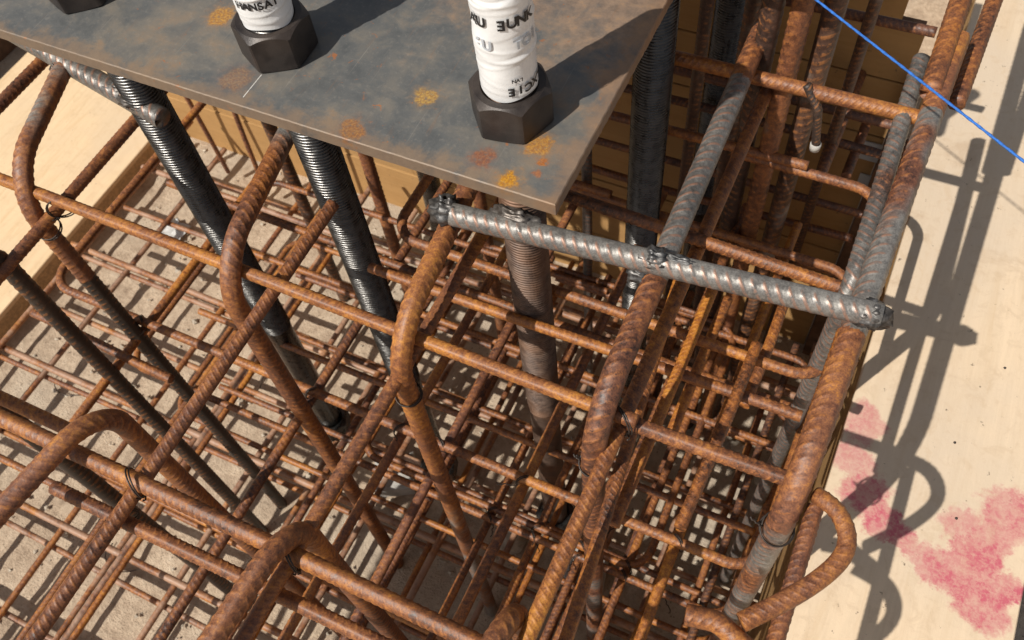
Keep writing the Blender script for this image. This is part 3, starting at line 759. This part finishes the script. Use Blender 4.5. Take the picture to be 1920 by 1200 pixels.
NUT_H = 0.050
def anchor_bolt(x, y, label, top=0.16, thread_bottom=-0.86, rot=0.0, tape=None, rusty=False, upper=True, bottom=-1.37):
    t = empty('anchor_bolt', (x, y, bottom))
    tag(t, label, 'anchor bolt', 'anchor bolts')
    D = 0.0590
    mat = M_THREAD_RUST if rusty else M_THREAD
    v, f = rod_mesh(x, y, thread_bottom, top, D)
    mesh_obj('threaded_rod', v, f, mat, parent=t)
    v, f = lathe([(0.001, bottom), (D/2 - 0.0022, bottom), (D/2 - 0.0022, thread_bottom - 0.03), (D/2 - 0.0016, thread_bottom - 0.008), (D/2 - 0.004, thread_bottom + 0.004)], x, y)
    o = mesh_obj('plain_shank', v, f, mat, parent=t); sharp_by_angle(o, 40)
    if upper:
        v, f = nut_mesh(x, y, 0.0008, NUT_H, 0.0415, 0.0292, rot)
        o = mesh_obj('nut', v, f, M_NUT, parent=t); sharp_by_angle(o, 24)
        # nut under the plate keeps the template level: hidden by the plate, thin
    v, f = nut_mesh(x, y, bottom + 0.012, NUT_H, 0.0415, 0.0292, rot + 0.3)
    o = mesh_obj('bottom_nut', v, f, M_THREAD, parent=t); sharp_by_angle(o, 24)
    if tape:
        v, f = tape_mesh(x, y, NUT_H + 0.0025, top + 0.004, 0.0310, tape)
        tp = mesh_obj('tape_wrap', v, f, M_TAPE, parent=t)
        # rim closing the lower edge
        return t, tp
    return t, None
b1_, tp1 = anchor_bolt(BX[0], BY, 'left anchor bolt with the brace welded across its threads', tape=3, rot=math.radians(-80))
b2_, tp2 = anchor_bolt(BX[1], BY, 'middle anchor bolt with creased white tape lettered in black', tape=5, rot=math.radians(-88), top=0.20)
b3_, tp3 = anchor_bolt(BX[2], BY, 'rusty anchor bolt at the plate corner with tall white tape', tape=9, rot=math.radians(-50), rusty=True, thread_bottom=-0.74, top=0.26)
anchor_bolt(-0.303, 0.958, 'black anchor bolt in shadow behind the plate corner', top=0.2, rot=0.4)
anchor_bolt(-0.277, 1.300, 'threaded anchor bolt against the form wall behind the pale grey hook', top=0.2, rot=0.1, thread_bottom=-0.9)
anchor_bolt(-0.975, 1.245, 'shiny anchor bolt seen far back under the plate', top=0.2, rot=0.1)
def printed(x, y, r, rows, parent):
    vd = -math.pi / 2 - math.atan2(x, y) * -1.0          # side of the tape that faces the camera
    vd = math.atan2(-y, -x)
    for chars, z, size, start, mat, slant in rows:
        a = vd + start
        for ch, fl in chars:
            if ch != ' ': glyph(ch, x, y, r, a, z, size, mat, fl, parent, slant)
            a += size * 0.66 / r
rr_ = 0.0331
printed(BX[2], BY, rr_, [([('A', 0), ('U', 0), (' ', 0), ('E', 1), ('U', 0), ('N', 0), ('K', 0)], 0.1555, 0.0165, -1.05, M_INK, 0.0),
                         ([('6', 0), ('U', 0), (' ', 0), (' ', 0), ('T', 0), ('O', 0), ('I', 0)], 0.1275, 0.0170, -0.95, M_INK_FADED, 0.0),
                         ([('E', 1), ('I', 0), ('C', 1), ('X', 0), ('T', 0)], 0.0675, 0.0150, 0.05, M_INK, 0.0),
                         ([('N', 0), ('A', 0), ('L', 1)], 0.0815, 0.0065, 0.15, M_INK, 0.0)], tp3)
printed(BX[1], BY, rr_, [([('H', 0), ('A', 0), ('N', 0), ('S', 0), ('A', 0), ('I', 0)], 0.0885, 0.0135, -0.95, M_INK, 0.0),
                         ([('K', 1), ('S', 0), ('T', 0), ('R', 1), ('E', 1)], 0.1030, 0.0100, -0.80, M_INK, 0.0)], tp2)

# ------------------------------------------------------------------ upright bars at the back of the column
VG = 'upright bars at the back of the column'
for x, y, z1, d, lab, g, o_ in [(-1.217, 1.03, -0.03, 0.030, 'dark upright bar under the plate left of the middle bolt', 0.25, -0.7), (-0.963, 1.03, -0.03, 0.030, 'brown upright bar under the plate right of the middle bolt', 0.2, 0.2),
                                (-0.440, 1.03, -0.03, 0.021, 'slim grey upright bar beside the plate corner', 0.7, 0.3), (-0.262, 1.06, 0.05, 0.021, 'slim dark upright bar against the form wall near the top', 0.25, -0.7),
                                (-0.166, 1.04, 0.08, 0.032, 'dark grey upright bar behind the pale grey hook', 0.25, -0.7), (-0.126, 1.03, 0.08, 0.032, 'rusty upright bar in the bundle under the blue string', 0.2, 0.3),
                                (-0.088, 1.06, 0.04, 0.030, 'dark ribbed upright bar right of the bundle under the blue string', 0.25, -0.7), (-0.215, 1.16, 0.02, 0.026, 'dark upright bar between the two shaded bolts', 0.3, -0.6), (-0.045, 1.20, -0.12, 0.020, 'slim dark upright bar close to the wall under the blue string', 0.2, -0.6), (-0.145, 1.22, 0.02, 0.024, 'brown upright bar behind the bundle under the blue string', 0.1, -0.4), (-0.36, 1.12, 0.0, 0.022, 'slim brown upright bar left of the black bolt', 0.1, 0.3), (-0.700, 1.05, -0.03, 0.030, 'upright bar hidden in the shade under the plate', 0.3, 0.2)]:
    bar('upright_rebar', [(x, y, z1), (x, y, FLOOR_Z)], d, lab, group=VG, grey=g, orange=o_, q='mid')
for x, y, zt, zb, lab in [(-0.062, 1.02, -0.19, -0.285, 'short bent bar stub with a white tip under the far tie')]:
    t = empty('bar_stub', (x, y, zb)); tag(t, lab, 'rebar')
    v, f, a_ = bar_mesh(fillet([(x - 0.03, y - 0.02, zt), (x - 0.005, y - 0.03, zt - 0.03), (x + 0.006, y - 0.035, zb)], 0.02), 0.013, 'mid', 0.3, 0.0, -0.9)
    mesh_obj('bar', v, f, M_REBAR, parent=t, attrs=a_)
    v, f = lathe([(0.001, zb - 0.009), (0.0075, zb - 0.008), (0.0082, zb + 0.004), (0.0065, zb + 0.005)], x + 0.006, y - 0.035, 16)
    mesh_obj('white_cap', v, f, M_BLOCK, parent=t)

# ------------------------------------------------------------------ tie layers lower in the column
def hoop(parent, x0, x1, y0, y1, z, dia, q='mid', orange=0.5, r=0.045):
    xm = (x0 + x1) / 2 + 0.1
    pts = [(xm, y1, z), (x1, y1, z), (x1, y0, z), (x0, y0, z), (x0, y1, z), (xm + 0.12, y1, z + dia * 0.9)]
    bar('hoop', pts, dia, parent=parent, rad=r, q=q, orange=orange)
def tie(parent, c, dia):
    a = random.choice((0.8, -0.8)) + random.uniform(-0.2, 0.2)
    ax = np.array([math.cos(a), math.sin(a), 0]); w = np.array([-math.sin(a), math.cos(a), 0])
    P = []
    for k in range(25):
        t = 2 * math.pi * 1.5 * k / 24
        P.append(np.array(c) + w * dia * 0.78 * math.cos(t) + np.array([0, 0, dia * 1.15]) * math.sin(t) + ax * 0.004 * (k / 24))
    e = P[-1]; d = np.array([random.uniform(-1, 1), random.uniform(-1, 0.2), random.uniform(0.2, 1)]); d /= np.linalg.norm(d)
    for k in range(1, 6): P.append(e + d * 0.006 * k + np.array([0.0015 * math.sin(k * 2), 0.0015 * math.cos(k * 2), 0]))
    path, S, N, B = frames(np.array(P), 0); th = np.arange(5) * 2 * math.pi / 5
    v = path[:, None, :] + 0.0010 * (N[:, None, :] * np.cos(th)[None, :, None] + B[:, None, :] * np.sin(th)[None, :, None])
    i = (np.arange(len(path) - 1) * 5)[:, None]; j = np.arange(5)[None, :]; jn = (j + 1) % 5
    f = np.stack([i + j, i + jn, i + 5 + jn, i + 5 + j], -1).reshape(-1, 4)
    mesh_obj('tie_wire', v.reshape(-1, 3), f, M_WIRE, parent=parent)
def layer(z, label, crossx, y0, y1, dia, q, hoops, orange=0.5, bx=(), ynear=-0.35, yfar=1.05):
    t = empty('tie_layer', (-0.5, 0.7, z)); tag(t, label, 'rebar ties', 'tie layers inside the column')
    for h in hoops: hoop(t, *h, z, dia, q, orange)
    for x in crossx:
        bar('crossing_bar', [(x, yfar + RNG.normal(0, 0.02), z - dia), (x + RNG.normal(0, 0.006), ynear + RNG.normal(0, 0.04), z - dia - 0.004)], dia, parent=t, q=q, orange=float(RNG.choice([0.9, 0.8, 0.5, 0.1, -0.5])), wob=0.002)
    if q == 'mid':
        for h in hoops:
            for x in crossx:
                if h[0] < x < h[1]: tie(t, (x, h[2], z - dia / 2), dia)
    for y, a, b_ in bx:
        bar('tie_bar', [(a, y, z), (b_, y + RNG.normal(0, 0.004), z)], dia, parent=t, q=q, orange=orange + RNG.normal(0, 0.15), wob=0.002)
layer(-0.385, 'inner rusty ties with round corners just below the top', [], 0, 0, 0.017, 'mid', [(-0.62, 0.060, 0.666, 1.02)], bx=[(0.60, -0.62, 0.05)])
layer(-0.575, 'orange tie layer a third of the way down with a looped left end', [-1.05, -0.69, -0.52, -0.445, -0.30, -0.151, -0.05], 0, 0, 0.017, 'mid', [(-1.265, 0.066, 0.440, 1.0)], bx=[(0.375, -1.25, -0.93), (0.72, -1.2, 0.05)], ynear=0.0)
layer(-0.90, 'middle tie layer of thin rusty bars deep in the column', [-1.10, -0.72, -0.54, -0.40, -0.31, -0.22, -0.13, -0.06, 0.02], 0, 0, 0.0155, 'mid', [(-1.27, 0.066, 0.450, 1.0), (-0.70, -0.1, 0.47, 1.02)], bx=[(0.62, -1.2, 0.06), (0.80, -1.2, 0.06), (0.16, -1.4, -0.05)], ynear=-0.3)
layer(-1.14, 'low tie layer of thin rusty bars above the bottom mats', [-1.16, -0.80, -0.60, -0.47, -0.33, -0.25, -0.16, -0.08, 0.0], 0, 0, 0.015, 'lo', [(-1.27, 0.066, 0.455, 1.0)], bx=[(0.55, -1.2, 0.06), (0.75, -1.2, 0.06), (0.9, -1.2, 0.06), (0.25, -1.5, 0.0)], ynear=-0.2)

# ------------------------------------------------------------------ bottom mats
def mat(z, label, xs, ys, dia, xr, yr, orange=0.35):
    t = empty('rebar_mat', (-0.9, 0.5, z)); tag(t, label, 'rebar mat', 'rebar mats on the pit floor')
    for x in xs:
        bar('mat_bar', [(x + RNG.normal(0, 0.006), yr[0] + RNG.normal(0, 0.03), z + dia / 2), (x + RNG.normal(0, 0.006), yr[1] - abs(RNG.normal(0, 0.02)), z + dia / 2)], dia, parent=t, q='lo', orange=orange + RNG.normal(0, 0.25), wob=0.002, mat=M_REBAR_DUST if RNG.random() < 0.7 else M_REBAR)
    for y in ys:
        bar('mat_bar', [(xr[0] + abs(RNG.normal(0, 0.02)), y + RNG.normal(0, 0.006), z - dia / 2), (xr[1] - abs(RNG.normal(0, 0.03)), y + RNG.normal(0, 0.006), z - dia / 2)], dia, parent=t, q='lo', orange=orange + RNG.normal(0, 0.25), wob=0.002, mat=M_REBAR_DUST if RNG.random() < 0.7 else M_REBAR)
mat(-1.385, 'lowest grid of thin rusty bars just above the pit floor', np.arange(-2.02, 0.2, 0.175), np.arange(-0.30, 1.36, 0.19), 0.0158, (-2.05, 0.18), (-0.45, 1.36), 0.25)
mat(-1.255, 'second grid of rusty bars above the pit floor', np.arange(-1.90, 0.12, 0.335), np.arange(-0.2, 1.3, 0.33), 0.0178, (-1.96, 0.15), (-0.45, 1.33), 0.4)

# ------------------------------------------------------------------ string line
s0 = at(1500, -24, 0.02); s1 = at(1960, 334, 0.02)
def string():
    n = 1500; t = np.linspace(0, 1, n)[:, None]
    dirv = (s1 - s0); p0 = s0 - dirv * 4; p1 = s1 + dirv * 5
    P = p0 * (1 - t) + p1 * t
    d = (p1 - p0) / np.linalg.norm(p1 - p0)
    a = np.cross(d, [0, 0, 1]); a /= np.linalg.norm(a); b_ = np.cross(d, a)
    sides = 10; vs = []; th = np.arange(sides) * 2 * math.pi / sides
    ph = np.arange(n)[:, None] * 1.1
    rad = 0.0014 * (1 + 0.16 * np.sin(2 * th[None, :] + ph))
    v = P[:, None, :] + rad[..., None] * (np.cos(th)[None, :, None] * a + np.sin(th)[None, :, None] * b_)
    i = (np.arange(n - 1) * sides)[:, None]; j = np.arange(sides)[None, :]; jn = (j + 1) % sides
    f = np.stack([i + j, i + jn, i + sides + jn, i + sides + j], -1).reshape(-1, 4)
    o = mesh_obj('string_line', v.reshape(-1, 3), f, M_STRING)
    tag(o, 'taut bright blue string stretched across the upper right corner', 'string')
string()

# ------------------------------------------------------------------ tie wires
def wire(c, axis, r, label, turns=2.2, tail=0.03, wr=0.0011, tilt=0.5):
    c = np.array(c, float); ax = np.array(axis, float); ax /= np.linalg.norm(ax)
    u = np.cross(ax, [0.3, 0.2, 1]); u /= np.linalg.norm(u); w = np.cross(ax, u)
    n = int(turns * 22); P = []
    for k in range(n + 1):
        a = 2 * math.pi * turns * k / n
        P.append(c + r * (1 + 0.06 * math.sin(a * 1.7)) * (u * math.cos(a) + w * math.sin(a)) + ax * (0.006 * (k / n - 0.5) + tilt * r * math.cos(a)))
    end = P[-1]
    for k in range(1, 12):
        P.append(end + (u * 0.6 + w * 0.3 + np.array([0.1, -0.3, 0.35])) * tail * k / 12 + np.array([0.002 * math.sin(k * 1.6), 0.002 * math.cos(k * 1.6), 0]))
    P = np.array(P)
    path, S, N, B = frames(P, 0)
    th = np.arange(6) * math.pi / 3
    v = path[:, None, :] + wr * (N[:, None, :] * np.cos(th)[None, :, None] + B[:, None, :] * np.sin(th)[None, :, None])
    i = (np.arange(len(path) - 1) * 6)[:, None]; j = np.arange(6)[None, :]; jn = (j + 1) % 6
    f = np.stack([i + j, i + jn, i + 6 + jn, i + 6 + j], -1).reshape(-1, 4)
    o = mesh_obj('tie_wire', v.reshape(-1, 3), f, M_WIRE)
    tag(o, label, 'tie wire', 'twisted tie wires')
def wtail(): return RNG.uniform(0.008, 0.018)
wire((-1.047, 0.418, -0.275), (0, 0, 1), 0.0172, 'thin wire loop round the dark hooked bar at upper left', tail=wtail(), tilt=0.35)
wire((-0.425, 0.395, -0.300), (0, 0, 1), 0.0168, 'wire wound round the orange hooked bar', tail=wtail(), tilt=0.2)
wire((-0.166, 0.400, -0.295), (0, 0, 1), 0.0176, 'wire wound round the hooked bar with the pale grey leg', tail=wtail(), tilt=0.3)
wire((0.060, 0.405, -0.290), (0, 0, 1), 0.0190, 'wire tying the thick right bar to the curled loop', tail=0.03, tilt=0.3)
wire((-0.650, 0.139, -0.240), (1, 1, 0), 0.0200, 'wire cross at the lower left where two bars meet', tail=wtail(), tilt=0.1)
wire((-0.650, 0.100, -0.262), (1, -1, 0), 0.0190, 'wire with curled tails on the thinner lower left bar', tail=0.03, tilt=0.1)
wire((-0.427, 0.139, -0.240), (1, 1, 0), 0.0200, 'wire on the arching hook left of bottom centre', tail=wtail(), tilt=0.1)
wire((-0.147, 0.440, -0.235), (1, 1, 0), 0.0200, 'wire tying the short top tie to the long crossing bar', tail=0.02, tilt=0.1)
wire((-1.015, 0.440, -0.235), (1, -1, 0), 0.0200, 'wire where the long top tie meets the far left bar', tail=wtail(), tilt=0.1)

# ------------------------------------------------------------------ bits on the pit floor and wall
def stone(c, s, seed, name='stone', mat_=None, label=None, cat='stone', group='broken stones on the pit floor'):
    rg = np.random.default_rng(seed)
    nu, nv = 7, 9; vs = []
    pl = rg.normal(0, 1, (9, 3)); pl /= np.linalg.norm(pl, axis=1)[:, None]; pd = rg.uniform(0.55, 0.95, 9)
    for i in range(nu + 1):
        ph = math.pi * i / nu
        for j in range(nv):
            t = 2 * math.pi * (j + 0.5 * (i % 2)) / nv
            d = np.array([math.sin(ph) * math.cos(t), math.sin(ph) * math.sin(t), math.cos(ph)])
            k = min([1.0] + [p_ / max(1e-3, d @ q_) for q_, p_ in zip(pl, pd) if d @ q_ > 0.2])
            vs.append(np.array(c) + d * k * np.array(s))
    fs = np.array([(i * nv + j, (i + 1) * nv + j, (i + 1) * nv + (j + 1) % nv, i * nv + (j + 1) % nv) for i in range(nu) for j in range(nv)])
    o = mesh_obj(name, vs, fs, mat_ or M_STONE, smooth=False)
    tag(o, label, cat, group)
def block(c, w, d, h, rot, label, name='spacer_block'):
    v, f = box_vf(-w/2, w/2, -d/2, d/2, 0, h, 0.006)
    cs, sn = math.cos(rot), math.sin(rot)
    v = [(c[0] + x * cs - y * sn, c[1] + x * sn + y * cs, FLOOR_Z + z) for x, y, z in v]
    o = mesh_obj(name, v, f, M_BLOCK, smooth=False)
    tag(o, label, 'concrete spacer', 'concrete spacer blocks')
block((-0.80, 0.60), 0.10, 0.10, 0.055, 0.5, 'grey spacer block left of the bottom centre under the bars')
block((-0.27, 0.575), 0.12, 0.09, 0.055, 0.2, 'pale spacer block under the foot of the corner bolt')
for k, (px, py, s) in enumerate([(815, 445, 0.05), (850, 480, 0.035), (690, 470, 0.04), (720, 690, 0.035), (445, 735, 0.03), (1380, 850, 0.045), (1440, 900, 0.04), (1300, 760, 0.04), (960, 1010, 0.05), (1500, 690, 0.03), (1210, 900, 0.035), (640, 860, 0.03)]):
    p = at(px, py, FLOOR_Z + 0.02)
    stone((p[0], p[1], FLOOR_Z + s * 0.3), (s, s * 0.8, s * 0.6), 40 + k, label=['broad pale stone on the floor behind the plate corner bolt', 'small stone beside the broad pale one', 'flat stone under the bars right of the middle bolt', 'stone between the middle bolt and the orange hook', 'small stone by the foot of the left bolt',
          'pale stone in the shade near the right side', 'stone beside the right side bars low down', 'stone under the orange crossing bars', 'stone in the dark at the bottom centre', 'small stone at the foot of the far right ties', 'stone left of the pale grey hook foot', 'small stone beside the grey spacer block'][k])
# scrap of white paper, crumpled
def scrap(c, s, label, seed):
    rg = np.random.default_rng(seed); n = 6
    v = []; 
    for i in range(n):
        for j in range(n):
            v.append((c[0] + (i / (n - 1) - 0.5) * s + rg.normal(0, s * 0.05), c[1] + (j / (n - 1) - 0.5) * s * 0.8 + rg.normal(0, s * 0.05), c[2] + rg.uniform(0, s * 0.22)))
    f = [(i * n + j, (i + 1) * n + j, (i + 1) * n + j + 1, i * n + j + 1) for i in range(n - 1) for j in range(n - 1)]
    o = mesh_obj('paper_scrap', v, f, M_PAPER, smooth=False)
    md = o.modifiers.new('thickness', 'SOLIDIFY'); md.thickness = 0.001
    tag(o, label, 'paper', 'paper scraps')
p = at(325, 428, FLOOR_Z + 0.02); scrap((p[0], p[1], FLOOR_Z + 0.006), 0.085, 'crumpled white paper scrap on the floor by the left bolt', 3)
for (px, py, w, h, lab) in [(1640, 285, 0.055, 0.05, 'upper pale paper tag on the form wall near the right post'), (1628, 345, 0.045, 0.055, 'lower pale paper tag on the form wall near the right post')]:
    p = aty(px, py, WALL_Y)
    v, f = box_vf(p[0] - w/2, p[0] + w/2, WALL_Y - 0.0035, WALL_Y - 0.001, p[2] - h/2, p[2] + h/2)
    o = mesh_obj('paper_tag', v, f, M_PAPER, smooth=False); tag(o, lab, 'paper', 'paper tags on the form wall')
# short pegs sticking out of the form wall
for px, py, y0, lab in [(1542, 332, 1.12, 'short rusty peg reaching out from the form wall'), (1590, 332, 1.20, 'second rusty peg right beside the first on the form wall')]:
    p = aty(px, py, y0)
    bar('wall_peg', [(p[0], WALL_Y - 0.002, p[2]), (p[0] - 0.004, y0, p[2])], 0.019, lab, cat='rebar', group='pegs on the form wall', q='mid', orange=0.2)

for k, (xa, xb_, zt, lab) in enumerate(((-1.93, -1.90, -0.55, 'thin starter bar left of the pair before the sunlit form wall'), (-1.79, -1.82, -0.62, 'thin starter bar leaning before the sunlit form wall'), (-1.62, -1.60, -0.58, 'thin starter bar before the form wall behind the middle bolt'), (-1.42, -1.45, -0.5, 'thin starter bar before the form wall right of the middle bolt'))):
    bar('starter_bar', [(xa, 1.26 + 0.02 * (k % 2), -1.40), (xb_, 1.28, zt)], 0.015, lab, group='thin starter bars before the form wall', q='lo', orange=0.1, grey=0.1, wob=0.004)

# unseen boards added behind the camera to shade the lower bars
for k, (ya, yb, lab) in enumerate(((-0.80, -0.58, 'rear unseen board added behind the viewer to cast shade'), (-0.565, -0.345, 'front unseen board added behind the viewer to cast shade'))):
    v, f = box_vf(-1.25, -0.22 + 0.04 * k, ya, yb, -0.178, -0.142, 0.003)
    o = mesh_obj('shade_board', v, f, M_PLY_L, smooth=False); tag(o, lab, 'added shade board', 'added shade boards')

def debris():
    vs, fs = [], []
    for k in range(900):
        x, y = RNG.uniform(-2.05, 0.12), RNG.uniform(-0.3, 1.37)
        r = abs(RNG.normal(0, 0.0035)) + 0.0018
        o_ = len(vs)
        d = RNG.normal(0, 1, (6, 3)) * 0.18 + np.array([[1,0,0],[-1,0,0],[0,1,0],[0,-1,0],[0,0,0.8],[0,0,-0.8]])
        for q in d: vs.append((x + q[0] * r, y + q[1] * r, FLOOR_Z + 0.004 + (q[2] + 0.4) * r))
        for a, b_, c in ((0,2,4),(2,1,4),(1,3,4),(3,0,4),(2,0,5),(1,2,5),(3,1,5),(0,3,5)): fs.append((o_ + a, o_ + b_, o_ + c))
    o = mesh_obj('gravel', vs, fs, M_STONE, smooth=False); tag(o, 'loose grit scattered over the pit floor', 'gravel', kind='stuff')
debris()
for k, lab in enumerate(('bent wire offcut on the floor by the left board', 'curled wire offcut under the left uprights', 'wire offcut on the floor below the middle bolt', 'wire offcut by the paper scrap')):
    px, py = ((120, 700), (215, 1020), (560, 690), (390, 400))[k]
    c = at(px, py, FLOOR_Z); a = RNG.uniform(0, 6)
    P = smooth([c + np.array([math.cos(a + 0.5 * j) * 0.03 * j, math.sin(a + 0.5 * j) * 0.03 * j, 0.009 + 0.004 * (j % 2)]) for j in range(5)])
    path, S, N, B = frames(P, 0); th = np.arange(6) * math.pi / 3
    v = path[:, None, :] + 0.0014 * (N[:, None, :] * np.cos(th)[None, :, None] + B[:, None, :] * np.sin(th)[None, :, None])
    i = (np.arange(len(path) - 1) * 6)[:, None]; j = np.arange(6)[None, :]; jn = (j + 1) % 6
    o = mesh_obj('wire_offcut', v.reshape(-1, 3), np.stack([i + j, i + jn, i + 6 + jn, i + 6 + j], -1).reshape(-1, 4), M_WIRE); tag(o, lab, 'wire', 'wire offcuts')
# nail heads in the pale sheet
for k, (px, py) in enumerate(((1793, 972), (1790, 830), (1884, 690))):
    c = at(px, py, PANEL_Z)
    v, f = lathe([(0.0002, PANEL_Z + 0.0016), (0.0018, PANEL_Z + 0.0014), (0.0022, PANEL_Z + 0.0002), (0.0022, PANEL_Z - 0.002)], c[0], c[1], 14)
    o = mesh_obj('nail_head', v, f, M_WIRE); tag(o, ('nail head beside the loop shadow on the pale sheet', 'nail head right of the bar shadow on the pale sheet', 'nail head near the right edge of the pale sheet')[k], 'nail', 'nail heads in the pale sheet')

# dark ties at the back of the column, before the form wall
for k, (px, py, lab) in enumerate(((1640, 38, 'dark tie bar before the form wall near the top edge'), (1600, 226, 'dark tie bar before the form wall just under the far top tie'), (1560, 268, 'dark tie bar before the form wall beside the white tipped stub'),
                                   (1530, 388, 'dark tie bar low before the form wall on the right'), (1520, 432, 'lowest dark tie bar before the form wall on the right'), (1500, 500, 'rusty tie bar low before the form wall behind the grey brace'))):
    p = aty(px, py, 1.235)
    bar('back_tie', [(-0.62, 1.235 + 0.012 * (k % 2), p[2] - 0.004), (0.052, 1.235 + 0.01 * (k % 2), p[2] + 0.003)], 0.017, lab, group='dark ties before the form wall', orange=-0.25 if k < 4 else 0.2, q='mid', wob=0.002)
